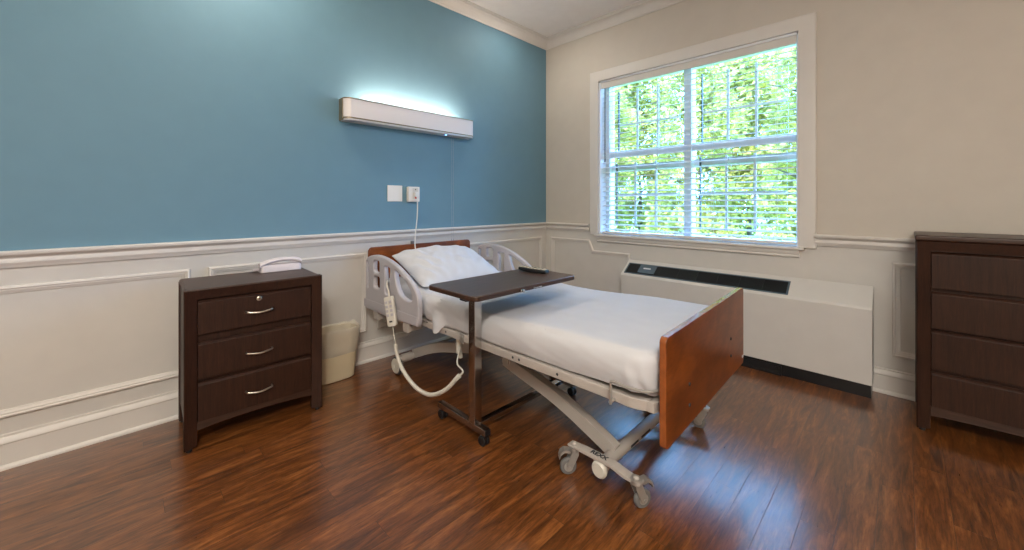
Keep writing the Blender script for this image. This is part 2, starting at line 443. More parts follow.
f.box(GX-.05, XW+T, 1.289, 1.352, OZ0, OZ1, .004)
struct('window_frame', wl(f), 'vinyl', w)
def sash(y0, y1, z0, z1, x, wd=.0615):
    f = MB(); d = .032
    f.moulding([(x, y0, z0), (x, y0, z1), (x, y1, z1), (x, y1, z0)], (-1, 0, 0), [(0, -d/2), (0, d/2), (-wd+.008, d/2), (-wd, d/2-.012), (-wd, -d/2)], True)
    a, b, c, e = y0+wd, y1-wd, z0+wd, z1-wd
    for i in (1, 2):
        yy = a+(b-a)*i/3; f.box(x-.009, x+.009, yy-.009, yy+.009, c, e, .003)
    zz = (c+e)/2; f.box(x-.0085, x+.0085, a, b, zz-.009, zz+.009, .003)
    s = struct('window_sash', wl(f), 'vinyl', w)
    g = MB(); g.box(x-.002, x+.002, a-.004, b+.004, c-.004, e+.004); struct('window_pane', wl(g), 'glass', s)
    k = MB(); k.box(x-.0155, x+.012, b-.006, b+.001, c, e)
    struct('pane_shade_strip', wl(k), 'darkgrey', s)  # dark strip standing in for the deep shade beside the glass
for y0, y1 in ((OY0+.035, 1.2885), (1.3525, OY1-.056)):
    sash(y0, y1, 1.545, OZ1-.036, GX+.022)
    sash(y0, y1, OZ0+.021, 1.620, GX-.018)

# outdoors
f = MB(); f.box(XW+T+.02, 34, -22, 30, -.75, -.6); struct('ground', f, 'lawn')
def tree(x, y, h, rad, label, n=3200, leaf=.12, z0=-.6):
    t = thing('tree', label, 'tree', (x, y, z0), 0, 'trees outside the window')
    f = MB(); f.tube(catmull([(0, 0, 0), (.04, .02, h*.3), (-.05, .06, h*.6), (.02, 0, h*.9)], 5), [.10-.08*i/15 for i in range(16)], 8)
    for k in range(7):
        a = k*2.4; z = h*(.28+.08*k)
        f.tube([(0, 0, z), (.5*rad*math.cos(a), .5*rad*math.sin(a), z+.35), (.8*rad*math.cos(a), .8*rad*math.sin(a), z+.5)], [.045, .03, .012], 6)
    f.build('trunk', 'bark', t)
    bm = bmesh.new()
    blobs = []
    for k in range(120):
        a = random.uniform(0, 2*PI); zz = random.uniform(.08, 1.)
        rr = rad*(1. if zz < .75 else 1.6*(1.37-zz))*math.sqrt(random.uniform(.02, 1.))*.85
        blobs.append((Vector((rr*math.cos(a), rr*math.sin(a), h*zz)), random.uniform(.2, .42)*rad))
    for k in range(n):
        c, r = random.choice(blobs)
        d = Vector((random.gauss(0, 1), random.gauss(0, 1), random.gauss(0, 1))).normalized()
        p = c+d*r*random.uniform(.55, 1.05)
        q_ = math.hypot(p.x, p.y)
        if q_ > rad: p.x *= rad/q_; p.y *= rad/q_
        ax = Vector((random.gauss(0, 1), random.gauss(0, 1), random.gauss(0, .6))).normalized()
        sd = ax.cross(Vector((random.gauss(0, 1), random.gauss(0, 1), random.gauss(0, 1)))).normalized()
        L = leaf*random.uniform(.7, 1.3); nrm = ax.cross(sd)*L*.12
        vs = [bm.verts.new(p), bm.verts.new(p+ax*L*.45+sd*L*.27+nrm), bm.verts.new(p+ax*L), bm.verts.new(p+ax*L*.45-sd*L*.27+nrm)]
        bm.faces.new(vs)
    me = bpy.data.meshes.new('foliage'); bm.to_mesh(me); bm.free(); me.materials.append(M['leaf'])
    o = bpy.data.objects.new('foliage', me); C.objects.link(o); o.parent = t
tree(13.0, 8.2, 6.0, 1.45, 'sunlit green tree seen through the left panes of the window', 8000, .2)
tree(13.4, 4.9, 6.2, 1.45, 'sunlit green tree seen through the middle of the window', 8000, .2)
tree(13.0, 1.6, 6.0, 1.45, 'sunlit green tree at the right edge of the window view', 8000, .2)
tree(17.6, 8.95, 8.0, 2.0, 'farther sunlit tree showing between the left and middle trees outside', 9000, .3)
tree(17.8, 4.4, 8.0, 2.0, 'farther sunlit tree showing between the middle and right trees outside', 9000, .3)

# ------------------------------------------------------------------ window blind
b = thing('window_blind', 'white horizontal slat window blind lowered over the whole window', 'blind', (XW+.03, 1.33, OZ0))
def bl(mb): mb.bm.transform(Matrix.Translation((-XW-.03, -1.33, -OZ0))); return mb
by0, by1 = OY0+.022, OY1-.022
f = MB(); f.box(XW+.012, XW+.024, by0-.004, by1+.004, OZ1-.075, OZ1-.002, .004); f.box(XW+.024, XW+.075, by0, by1, OZ1-.045, OZ1-.004, .003); bl(f).build('valance', 'white', b)
f = MB()
pitch = .0462; z = .915; BX = XW+.052
while z < OZ1-.07:
    f.prism([(-.025, -.0012), (-.012, .0010), (0, .0018), (.012, .0010), (.025, -.0012), (.025, .0008), (.012, .0032), (0, .004), (-.012, .0032), (-.025, .0008)], by0, by1, 'y') if False else None
    t = MB(); t.prism([(-.025, -.0015), (-.012, .0006), (0, .0014), (.012, .0006), (.025, -.0015), (.025, .0007), (.012, .0028), (0, .0036), (-.012, .0028), (-.025, .0007)], by0, by1, 'y')
    t.bm.transform(Matrix.Translation((BX, 0, z)) @ Matrix.Rotation(R(-13), 4, 'Y'))
    me = bpy.data.meshes.new('tmp'); t.bm.to_mesh(me); t.bm.free(); f.bm.from_mesh(me); bpy.data.meshes.remove(me)
    z += pitch
bl(f).build('slats', 'blind', b)
f = MB(); f.box(BX-.025, BX+.025, by0, by1, .872, .892, .004); bl(f).build('bottom_rail', 'white', b)
for yy in (by0+.12, by0+.56, by1-.56, by1-.12):
    f = MB()
    for xx in (BX-.027, BX+.027): f.cyl((xx, yy, .88), (xx, yy, OZ1-.05), .0012, seg=6)
    bl(f).build('ladder_cord', 'plate', b)
f = MB(); f.cyl((BX-.036, by1-.035, 1.60), (BX-.034, by1-.035, OZ1-.06), .0045, seg=8); f.cyl((BX-.036, by1-.035, 1.57), (BX-.036, by1-.035, 1.60), .006, seg=8); bl(f).build('tilt_wand', 'darkgrey', b, label='slim grey tilt wand')

# ------------------------------------------------------------------ heating unit below the window
p = thing('wall_heater', 'long almond heating and cooling unit below the window with dark grille', 'heater', (XW-.09, .968, 0))
def pl(mb): mb.bm.transform(Matrix.Translation((-(XW-.09), -.968, 0))); return mb
PX, PB, py0, py1 = 3.17, XW-.024, .138, 1.797
f = MB(); f.prism([(PX, .078), (PX, .530), (PX+.006, .542), (PB, .652), (PB, .078)], py0, py1, 'y', bev=.003); pl(f).build('cabinet', 'ptac', p)
f = MB(); f.box(PX+.012, PB-.008, py0+.006, py1-.006, .0, .078); pl(f).build('kick_base', 'black', p, label='black recessed plinth')
f = MB(); f.prism([(PX-.006, .0), (PX+.02, .0), (PX+.02, .064), (PX+.004, .064), (PX, .020), (PX-.006, .016)], .60, py1-.01, 'y'); f.box(PX-.004, PX+.01, .592, .606, .0, .066, .002); f.box(PX-.008, PX, .605, .628, .045, .057, .002); pl(f).build('cord_channel', 'black', p)
sl = Vector((PB-PX-.006, 0, .11)); sl_len = sl.length; sl.normalize(); nr = Vector((-sl.z, 0, sl.x))
org = Vector((PX+.006, 0, .542))
SM = Matrix(((sl.x, 0, nr.x, org.x), (0, 1, 0, 0), (sl.z, 0, nr.z, org.z), (0, 0, 0, 1)))
gy0, gy1, gs0, gs1 = .565, 1.768, .018, .135
f = MB(); f.box(gs0, gs1, gy0, gy1, -.001, .002, mat=SM); pl(f).build('grille_recess', 'black', p)
f = MB()
for a in ((gs0-.006, gs0+.004, gy0-.006, gy1+.006), (gs1-.004, gs1+.006, gy0-.006, gy1+.006), (gs0, gs1, gy0-.006, gy0+.006), (gs0, gs1, gy1-.006, gy1+.006)):
    f.box(*a, .0, .005, .0015, mat=SM)
pl(f).build('grille_frame', 'slate', p)
f = MB()
k = gs0+.012
while k < gs1-.008: f.box(k-.0016, k+.0016, gy0+.006, gy1-.006, .0015, .0045, mat=SM); k += .0105
for i in range(1, 8):
    yy = gy0+(gy1-gy0)*i/8; f.box(gs0, gs1, yy-.003, yy+.003, .0015, .005, mat=SM)
pl(f).build('grille_bars', 'black', p)
f = MB(); f.box(gs0+.012, gs1-.006, 1.505, 1.655, .003, .009, .002, mat=SM); cpn = pl(f).build('control_panel', 'slate', p, label='slate blue control panel')
f = MB(); f.box(gs0+.060, gs0+.074, 1.55, 1.615, .009, .0098, mat=SM); pl(f).build('panel_label', 'lightprint', cpn)

# ------------------------------------------------------------------ chests of drawers
def chest(root, W, D, H, fw, tw, drawers, apron, slab=0., handle=True, lock=False, prefix=''):
    ox, oy = -W/2, -D/2
    def sh(mb): mb.bm.transform(Matrix.Translation((ox, oy, 0))); return mb
    rec = .020
    ht = H-slab
    f = MB()
    f.moulding([(0, 0, 0.012), (0, 0, ht), (W, 0, ht), (W, 0, .012)], (0, -1, 0), [(0, -.05), (0, -.004), (-.004, 0), (-fw, -rec), (-fw, -.05)])
    # shift the top rail to its own width by adding a filler strip
    if tw > fw: f.box(fw-.002, W-fw+.002, rec, .05, ht-tw, ht-fw+.002)
    sh(f).build('front_frame', 'esp', root)
    f = MB()
    if slab:
        f.box(-.006, W+.006, -.008, D, ht, H, .007, 3)
    else:
        f.box(.003, W-.003, .045, D, H-.024, H-.0005, .006); f.box(.012, W-.012, .004, D-.01, H-.006, H+.002, .002)
    sh(f).build('top', 'espx', root)
    f = MB()
    for x in (.006, W-.024): f.box(x, x+.018, .045, D-.03, apron[0]+.01, ht-.01)
    f.box(.02, W-.02, .045, .055, apron[1]-.01, ht-.02); f.box(.02, W-.02, D-.02, D-.012, apron[0], ht-.01); f.box(.02, W-.02, .05, D-.02, apron[1]-.01, apron[1]+.006)
    sh(f).build('carcass', 'esp', root)
    for x in (.0, W-.045):
        f = MB(); f.box(x, x+.045, D-.05, D, .012, ht-.012, .004); sh(f).build('rear_leg', 'esp', root)
    for x, y in ((.02, .02), (W-.02, .02), (.02, D-.025), (W-.02, D-.025)):
        f = MB(); f.cyl((x, y, 0), (x, y, .013), .013, seg=14); sh(f).build('glide', 'black', root)
    f = MB(); n = 16; pts = [(fw-.002, apron[1]), (fw-.002, apron[0]-.012)]
    for i in range(n+1):
        t = i/n; pts.append((fw+(W-2*fw)*t, apron[0]-.012+.014*math.sin(PI*t)**.7))
    pts += [(W-fw+.002, apron[0]-.012), (W-fw+.002, apron[1])]
    f.prism(pts, .024, .046, 'y'); sh(f).build('apron', 'espx', root)
    for i, (z0, z1) in enumerate(drawers):
        f = MB(); f.prism([(.022, z0), (.022, z1-.012), (.034, z1), (.05, z1), (.05, z0)], fw+.003, W-fw-.003, 'x', bev=.0015)
        d = sh(f).build('drawer', 'esp', root)
        if handle:
            zm = z0+(z1-z0)*handle
            f = MB(); pts = [(W/2-.058, .022, zm+.004), (W/2-.056, .006, zm+.003), (W/2-.048, -.002, zm+.002), (W/2, -.012, zm-.003), (W/2+.048, -.002, zm+.002), (W/2+.056, .006, zm+.003), (W/2+.058, .022, zm+.004)]
            f.tube(catmull(pts, 6), .0045, 10); sh(f).build('handle', 'nickel', d, label='curved nickel bar handle')
        if lock and i == 0:
            f = MB(); f.lathe([(.0, .0), (.012, .0), (.012, .003), (.009, .005), (0, .005)], (W/2, .022, z1-.028), (0, -1, 0)); l = sh(f).build('lock', 'nickel', d, label='round nickel keyhole lock')
            f = MB(); f.box(W/2-.001, W/2+.001, .0150, .0172, z1-.032, z1-.024); sh(f).build('keyhole', 'black', l)

NW, ND, NH, NR = .606, .40, .76, R(-2)
c, s = math.cos(NR), math.sin(NR)
ncx, ncy = .2126+c*NW/2-s*ND/2, 2.365+s*NW/2+c*ND/2
ns = thing('nightstand', 'dark wood three-drawer nightstand against the blue wall with a telephone on it', 'nightstand', (ncx, ncy, 0), NR)
chest(ns, NW, ND, NH, .05, .05, [(.540, .702), (.326, .500), (.124, .306)], (.096, .124), 0., .44, True)
DW, DD, DH = .92, .40, 1.005
dr = thing('dresser', 'tall dark wood four-drawer dresser against the window wall at the right edge', 'dresser', (2.92+DD/2, -.042-DW/2, 0), -PI/2)
chest(dr, DW, DD, DH, .05, .054, [(.735, .920), (.530, .716), (.322, .518), (.128, .303)], (.092, .128), .028, .5)

# ------------------------------------------------------------------ telephone
ph = thing('telephone', 'pale corded telephone resting on the back of the nightstand', 'telephone', (.69, 2.672, .762), R(-2))
f = MB()
f.loft([[(x, y, z) for x, y in roundrect(-.108, .108, -.045+dy, .055-dy*.3, .018)] for z, dy in ((0, .004), (.004, 0), (.030, .002))] + [[(x*.97, y, .038+.014*math.cos(x*14)) for x, y in roundrect(-.106, .106, -.036, .05, .018)]])
f.build('base', 'phone', ph)
f = MB(); pts = [(-.112, -.012, .036), (-.10, -.012, .046), (-.06, -.012, .060), (0, -.012, .070), (.06, -.012, .067), (.095, -.012, .058), (.110, -.012, .046)]
P = catmull(pts, 6)
rings = []
for i, q in enumerate(P):
    t = i/(len(P)-1); hh = .013+.006*abs(2*t-1)**2; ww = .026+.004*abs(2*t-1)
    if i in (0, len(P)-1): hh *= .45; ww *= .6
    rings.append([(q.x, q.y+ww*math.cos(a), q.z+hh*math.sin(a)) for a in [2*PI*k/14 for k in range(14)]])
f.loft(rings); f.build('handset', 'phone', ph)
f = MB(); pts = []
for i in range(120):
    t = i/119; a = t*2*PI*15
    cx = -.112-.022*math.sin(PI*t); cy = -.02+.07*t
    pts.append((cx+.006*math.cos(a), cy, .009+.006*math.sin(a)+.012*(1-t)))
f.tube(pts, .0018, 6); f.build('coiled_cord', 'phone', ph)

# ------------------------------------------------------------------ waste bin
wb = thing('waste_bin', 'small cream plastic waste bin with a clear liner between nightstand and bed', 'waste bin', (1.02, 2.692, 0))
def binring(z, grow=0., wav=0., seed=0.):
    t = z/.33; a, bb = .118+.030*t+grow, .066+.026*t+grow; out = []
    for k in range(48):
        th = 2*PI*k/48; cs, sn = math.cos(th), math.sin(th); e = .62
        x = a*math.copysign(abs(cs)**e, cs); y = bb*math.copysign(abs(sn)**e, sn)
        wv = wav*nz(math.cos(th)*3.3+seed, math.sin(th)*3.3, z*22)
        out.append((x*(1+wv*.12), y*(1+wv*.16), z+wv*.018))
    return out
f = MB(); f.loft([binring(0, -.006), binring(.006), binring(.10), binring(.325), binring(.33, .006), binring(.33, -.002), binring(.32, -.005), binring(.02, -.004)], cap1=True); f.build('bin_body', 'bin', wb)
f = MB()
f.loft([binring(.175, .004, .5, 2), binring(.20, .006, .5, 5), binring(.235, .007, .6, 1), binring(.27, .008, .5, 8), binring(.30, .008, .5, 3), binring(.33, .009, .4, 6), binring(.342, .004, .6, 4), binring(.33, -.009, .4, 9), binring(.26, -.012, .4, 1)], cap0=False, cap1=False)
f.build('bin_liner', 'liner', wb, label='crinkled clear plastic liner')

# ------------------------------------------------------------------ wall lamp above the bed
LX0, LX1, LZ0, LZ1, LD = 1.094, 2.245, 1.746, 1.900, .112
wlmp = thing('wall_lamp', 'long white and silver wall lamp glowing upwards on the blue wall above the bed', 'lamp', ((LX0+LX1)/2, YW, LZ0))
def ll(mb): mb.bm.transform(Matrix.Translation((-(LX0+LX1)/2, -YW, -LZ0))); return mb
def Uplan(off, r=.05, k=8):
    x0, x1, yb, yf = LX0+off, LX1-off, YW-.004, YW-LD+off; r2 = r-off
    out = [(x0, yb)]
    for i in range(k+1):
        a = R(180+90*i/k); out.append((x0+r2+r2*math.cos(a), yf+r2+r2*math.sin(a)))
    for i in range(k+1):
        a = R(270+90*i/k); out.append((x1-r2+r2*math.cos(a), yf+r2+r2*math.sin(a)))
    out.append((x1, yb)); return out
def Uwall(f, off, th, z0, z1, **kw):
    o, i = Uplan(off), Uplan(off+th); poly = o+i[::-1]
    t = bmesh.new(); n = len(o)
    for q0, q1 in ((z0, z1),):
        A = [t.verts.new((x, y, q0)) for x, y in o]; B = [t.verts.new((x, y, q1)) for x, y in o]
        Ci = [t.verts.new((x, y, q0)) for x, y in i]; Di = [t.verts.new((x, y, q1)) for x, y in i]
        for j in range(n-1):
            t.faces.new((A[j], A[j+1], B[j+1], B[j])); t.faces.new((Ci[j], Di[j], Di[j+1], Ci[j+1]))
            t.faces.new((B[j], B[j+1], Di[j+1], Di[j])); t.faces.new((A[j], Ci[j], Ci[j+1], A[j+1]))
        for j in (0, n-1): t.faces.new((A[j], B[j], Di[j], Ci[j]))
    bmesh.ops.recalc_face_normals(t, faces=t.faces[:]); f._merge(t)
f = MB(); Uwall(f, .003, .004, LZ0+.014, LZ1-.004); ll(f).build('lens', 'lampw', wlmp)
f = MB(); Uwall(f, 0, .008, LZ1-.006, LZ1); Uwall(f, 0, .008, LZ0+.012, LZ0+.020)
f.box(LX0-.002, LX0+.006, YW-.068, YW-.002, LZ0+.002, LZ1, .002); f.box(LX1-.006, LX1+.002, YW-.068, YW-.002, LZ0+.002, LZ1, .002)
ll(f).build('metal_trim', 'bronze', wlmp, label='brushed nickel edging')
f = MB(); f.prism(Uplan(.006), LZ0, LZ0+.012, 'z'); f.box(LX0+.01, LX1-.01, YW-.012, YW-.001, LZ0+.002, LZ1-.02); f.box(LX0+.12, LX1-.12, YW-.095, YW-.03, LZ0+.01, LZ0+.085)
ll(f).build('housing', 'lampw', wlmp)
f = MB(); f.cyl((LX0+.16, YW-.078, LZ0+.134), (LX1-.16, YW-.078, LZ0+.134), .012, seg=12); ll(f).build('lamp_tube', 'tube', wlmp)
f = MB(); f.lathe([(0, 0), (.006, 0), (.006, -.004), (0, -.005)], (1.955, YW-.07, LZ0)); ll(f).build('indicator_light', 'led', wlmp, label='tiny blue indicator light')
for xx in (2.03, 2.048):
    f = MB(); f.cyl((xx, YW-.05, .86), (xx, YW-.05, LZ0+.004), .0007, seg=6); f.lathe([(0, 0), (.004, .002), (.003, .016), (0, .018)], (xx, YW-.05, .845)); ll(f).build('pull_cord', 'rail', wlmp)

# ------------------------------------------------------------------ wall plates
f = MB(); f.box(1.458, 1.584, YW-.007, YW, 1.182, 1.307, .004); o = f.build('blank_wall_plate', 'plate', label='square blank white wall plate on the blue wall below the lamp', category='wall plate')
nc = thing('nurse_call_station', 'white nurse call box on the blue wall with a hanging cord and red button', 'call box', (1.665, YW, 1.178))
def nl(mb): mb.bm.transform(Matrix.Translation((-1.665, -YW, -1.178))); return mb
f = MB(); f.box(1.622, 1.722, YW-.040, YW, 1.180, 1.300, .006); nl(f).build('housing', 'plate', nc)
f = MB(); f.box(1.655, 1.705, YW-.043, YW-.038, 1.20, 1.29, .002); fp = nl(f).build('faceplate', 'ivory', nc)
f = MB(); f.box(1.668, 1.698, YW-.058, YW-.040, 1.222, 1.258, .004); nl(f).build('plug', 'plate', nc)
f = MB(); f.lathe([(0, 0), (.008, 0), (.008, .004), (0, .006)], (1.682, YW-.043, 1.212), (0, -1, 0)); nl(f).build('call_button', 'red', nc, label='small red button')
f = MB(); f.lathe([(0, 0), (.005, 0), (.005, .002), (0, .003)], (1.680, YW-.043, 1.278), (0, -1, 0)); nl(f).build('speaker_light', 'darkgrey', nc)
f = MB(); f.tube(catmull([(1.684, YW-.052, 1.225), (1.686, YW-.062, 1.19), (1.682, YW-.064, 1.06), (1.664, YW-.068, .93), (1.650, YW-.085, .865), (1.634, YW-.115, .82), (1.62, YW-.165, .785)], 8), .0042, 8); nl(f).build('cord', 'plate', nc)
f = MB(); f.box(1.652, 1.676, YW-.030, YW-.012, .834, .866, .003); f.box(1.658, 1.670, YW-.034, YW-.028, .842, .858, .002)
f.build('cord_clip', 'rubber', label='tiny grey clip on the chair rail behind the headboard', category='clip')

# ------------------------------------------------------------------ hospital bed (local: +y to the head)
BR = R(.71)
bed = thing('hospital_bed', 'adjustable hospital bed with cherry end boards and grey side rails', 'bed', (1.759, 1.6565, 0), BR)
# end boards
def board(name, z0, z1, yf, th, shear, r=.03, hw=.47):
    f = MB()
    lp = [(x, y+shear*x) for x, y in roundrect(-hw, hw, z0, z1, r, 6)]
    mat = Matrix(((1, 0, 0, 0), (0, 0, 1, yf+th/2), (0, 1, 0, 0), (0, 0, 0, 1)))
    f.plate([lp], th, .004, mat)
    for fc in f.bm.faces:
        if abs(fc.normal.y) < .5: fc.material_index = 1
    return f.build(name, ['cherry', 'edge'], bed)
fb = board('footboard', .346, .7275, -1.0825, .025, .031, .02)
hb = board('headboard', .42, .848, 1.080, .022, 0.)
for x, z in ((-.262, .492), (-.262, .414), (.252, .535), (.252, .455)):
    f = MB(); f.lathe([(0, 0), (.0075, 0), (.006, .003), (0, .0045)], (x, -1.0825, z), (0, -1, 0)); f.build('bolt', 'print', fb)
f = MB(); f.box(.440, .462, -1.0838, -1.0822, .392, .404); f.build('sticker', 'lightprint', fb, label='small white sticker')
# deck frame
FX = .452
f = MB()
for sgn in (-1, 1):
    f.box(sgn*FX-.016, sgn*FX+.016, -.93, .34, .432, .470, .005)
    for y in (-.62, -.40, -.36, -.08, .16):
        f.cyl((sgn*(FX+.0155), y, .452), (sgn*(FX+.0168), y, .452), .006, seg=12, mi=1)
# rounded foot end
pts = [(-FX, -.92, .450), (-FX, -.955, .450), (-FX+.018, -1.0, .450), (-FX+.06, -1.028, .450), (0, -1.034, .450), (FX-.06, -1.028, .450), (FX-.018, -1.0, .450), (FX, -.955, .450), (FX, -.92, .450)]
pl_ = [Vector((p_[0], p_[1], 0)) for p_ in catmull(pts, 5)]
f.moulding(pl_, (0, 0, 1), [(.016, .434), (.016, .468), (.014, .470), (-.014, .470), (-.016, .468), (-.016, .434), (-.014, .432), (.014, .432)])
f.build('deck_frame', ['bedm', 'print'], bed)
f = MB()
for y0, y1 in ((-1.0, -.42), (-.40, .10), (.12, .34), (.36, 1.05)):
    f.box(-.435, .435, y0, y1, .448, .462, .003)
for sgn in (-1, 1): f.box(sgn*.30-.02, sgn*.30+.02, -1.05, 1.06, .395, .445, .004)
f.box(-.30, .30, -.02, .02, .395, .44, .004); f.box(-.30, .30, .55, .60, .395, .44, .004); f.box(-.32, .32, -.80, -.76, .395, .44, .004)
f.box(-.44, .44, .36, 1.04, .418, .446, .004)
f.build('mattress_deck', 'bedm', bed)
for xx, yy in ((-.38, -.44), (-.38, -.60)):
    f = MB(); f.box(xx-.05, xx+.02, yy-.022, yy+.022, .405, .447, .004); f.build('deck_bracket', 'black', bed)
for x in (-.455, -.455):
    pass
f = MB(); f.box(-.474, -.4685, .0, .03, .425, .478, .003); f.cyl((-.474, .015, .460), (-.482, .015, .460), .009, seg=12); f.build('deck_latch', 'zinc', bed)
# mattress retainer wire at the foot corners
for sgn in (-1, 1):
    f = MB()
    q = [(sgn*(FX+.040), -.885, .430), (sgn*(FX+.040), -.885, .50), (sgn*(FX+.042), -.892, .518), (sgn*(FX+.042), -.93, .516), (sgn*(FX+.034), -.985, .514), (sgn*(FX+.014), -1.025, .514), (sgn*(FX-.03), -1.046, .514), (sgn*(FX-.10), -1.048, .514)]
    f.tube(catmull(q, 6), .0052, 8); f.cyl((sgn*(FX+.012), -.885, .440), (sgn*(FX+.046), -.885, .440), .006, seg=12); f.build('mattress_retainer', 'zinc', bed)
# head and foot bases: cross tube, lift arms
def arm(sgn, y0, dirn):
    # dirn +1: rises toward the head
    x = sgn*.262
    prof = [(y0, .105), (y0+dirn*.05, .130), (y0+dirn*.22, .200), (y0+dirn*.36, .245), (y0+dirn*.56, .292), (y0+dirn*.66, .318)]
    f = MB(); rings = []
    P = catmull([(x, a, b_) for a, b_ in prof], 5)
    for i, q in enumerate(P):
        a = P[max(0, i-1)]; b_ = P[min(len(P)-1, i+1)]; tg = (b_-a).normalized(); nn = Vector((0, -tg.z*1., tg.y)) if dirn > 0 else Vector((0, tg.z, -tg.y))
        wv, hv = .022, .030
        rings.append([q+Vector((wv, 0, 0))+nn*hv, q-Vector((wv, 0, 0))+nn*hv, q-Vector((wv, 0, 0))-nn*hv, q+Vector((wv, 0, 0))-nn*hv])
    f.loft(rings)
    f.bm.normal_update()
    f.cyl((x-.03, y0+dirn*.64, .318), (x+.03, y0+dirn*.64, .318), .024, seg=16)
    f.box(x-.02, x+.02, y0+dirn*.64-.02, y0+dirn*.64+.02, .318, .42, .003)
    return f.build('lift_arm', 'bedm', bed)
for sgn in (-1, 1):
    arm(sgn, -.772, 1); arm(sgn, .80, -1)
FYC = -.772
f = MB(); f.cyl((-.372, FYC, .092), (.43, FYC, .092), .027, seg=24)
ct = f.build('foot_cross_tube', 'bedm', bed)
f = MB()
for x0, x1 in ((-.17, -.10), (-.07, .02)): f.box(x0, x1, FYC-.0275, FYC-.0262, .088, .098)
ct_l = f.build('warning_print', 'print', ct)
f = MB(); f.cyl((-.40, .80, .098), (.40, .80, .098), .024, seg=20); f.cyl((-.37, .80, .098), (-.30, .80, .098), .029, seg=20); f.cyl((.30, .80, .098), (.37, .80, .098), .029, seg=20); f.build('head_cross_tube', 'bedm', bed)
for sgn in (-1, 1):
    f = MB(); x = sgn*.405
    f.lathe([(0, -.014), (.050, -.014), (.058, -.010), (.061, 0), (.058, .010), (.050, .014), (0, .014)], (x, .80, .0615), (1, 0, 0), 28)
    wh = f.build('fixed_wheel', 'darkgrey', bed)
    f = MB(); f.lathe([(0, .0), (.012, .0), (.016, .004), (.046, .004), (.050, .000), (.050, -.004), (0, -.004)], (x+sgn*.0145, .80, .0615), (sgn, 0, 0), 28); f.build('wheel_disc', 'ivory', wh)
# leg plates with lettering and swivel casters at the foot
YA, YB = -.925, -.640
def caster(px, y, sgn, ang, name='caster'):
    f = MB(); wx, wy = 0.028*math.cos(ang), .028*math.sin(ang)
    f.cyl((px, y, .098), (px, y, .118), .021, .024, seg=18, bev=.002)
    ux, uy = -math.sin(ang), math.cos(ang)
    for k in (-1, 1):
        q = [(px+ux*k*.017+wx*t, y+uy*k*.017+wy*t, z) for t, z in ((-.5, .104), (.5, .104), (1.35, .045), (.75, .028), (.35, .040), (-.5, .088))]
        rings = [[Vector(a)+Vector((ux, uy, 0))*k*o for a in q] for o in (-.0018, .0018)]
        f.loft(rings)
    cst = f.build(name, 'zinc', bed)
    f = MB(); f.lathe([(0, -.0105), (.026, -.0105), (.033, -.009), (.0365, -.004), (.0365, .004), (.033, .009), (.026, .0105), (0, .0105)], (px+wx, y+wy, .0365), (ux, uy, 0), 26); f.build('wheel', 'rubber', cst)
    f = MB(); f.cyl((px+wx-ux*.022, y+wy-uy*.022, .0365), (px+wx+ux*.022, y+wy+uy*.022, .0365), .0075, seg=12); f.cyl((px+wx-ux*.0115, y+wy-uy*.0115, .0365), (px+wx+ux*.0115, y+wy+uy*.0115, .0365), .020, seg=18); f.build('hub', 'zinc', cst)
    f = MB(); q0 = Vector((px+wx*.6, y+wy*.6, .100))
    dv = Vector((math.cos(ang), math.sin(ang), 0)); su = Vector((ux, uy, 0))
    f.loft([[q0+dv*a+su*.016*k+Vector((0, 0, zz)) for k, zz in ((-1, h0), (1, h0), (1, h0+.012), (-1, h0+.012))] for a, h0 in ((.005, -.004), (.03, .000), (.045, -.010), (.052, -.028))])
    f.build('brake_pedal', 'zinc', cst)
for sgn, hid in ((-1, 0), (1, 1)):
    f = MB(); x = sgn*.372
    prof = [(YA-.024, .104), (YA+.045, .104), (YA+.10, .118), (YB-.05, .118), (YB-.02, .118), (YB+.024, .118), (YB+.024, .127), (YB-.02, .130), (YB-.05, .133), (YA+.095, .133), (YA+.035, .119), (YA-.024, .115)]
    f.prism(prof, x-.020, x+.020, 'x', bev=.003)
    f.prism([(FYC-.033, .112), (FYC+.033, .112), (FYC+.024, .070), (FYC-.024, .070)], x-.008, x+.008, 'x')
    for y in (YA, YB): f.lathe([(0, 0), (.011, 0), (.011, .006), (.007, .010), (0, .011)], (x, y, .117 if y == YA else .127))
    lp_ = f.build('leg_plate', 'bedm', bed)
    f = MB(); f.lathe([(0, 0), (.034, 0), (.034, .008), (.029, .012), (.026, .010), (0, .010)], (x+sgn*.010, FYC, .086), (sgn, 0, 0), 26); f.lathe([(.029, 0), (.030, .012), (.027, .016), (.0, .016)], (x+sgn*.010, FYC, .086), (sgn, 0, 0), 26); f.build('end_cap', 'ivory', lp_)
    if sgn < 0:
        # letters read from the bed's near side, on the top of the plate
        ym = (YA+.095+YB-.05)/2
        mat = Matrix.Translation((x, ym-.002, .1338)) @ Matrix.Rotation(R(-90), 4, 'Z')
        f = MB(); f.text('REXX', .030, mat, .0004, bold=.0012); f.build('lettering', 'print', lp_, label='dark lettering REXX')
caster(-.372, YA, -1, R(-25)); caster(-.372, YB, -1, R(140)); caster(.372, YA, 1, R(100)); caster(.372, YB, 1, R(60))
# motor under the deck
f = MB(); f.box(-.10, .10, .25, .42, .25, .39, .012); f.cyl((0, .25, .31), (0, -.25, .31), .022); f.build('lift_motor', 'darkgrey', bed)
f = MB(); f.cyl((-.41, .12, .400), (-.395, .12, .300), .012, seg=14); f.cyl((-.41, .12, .33), (-.41, .12, .41), .014, seg=14); f.build('cable_socket', 'ivory', bed)

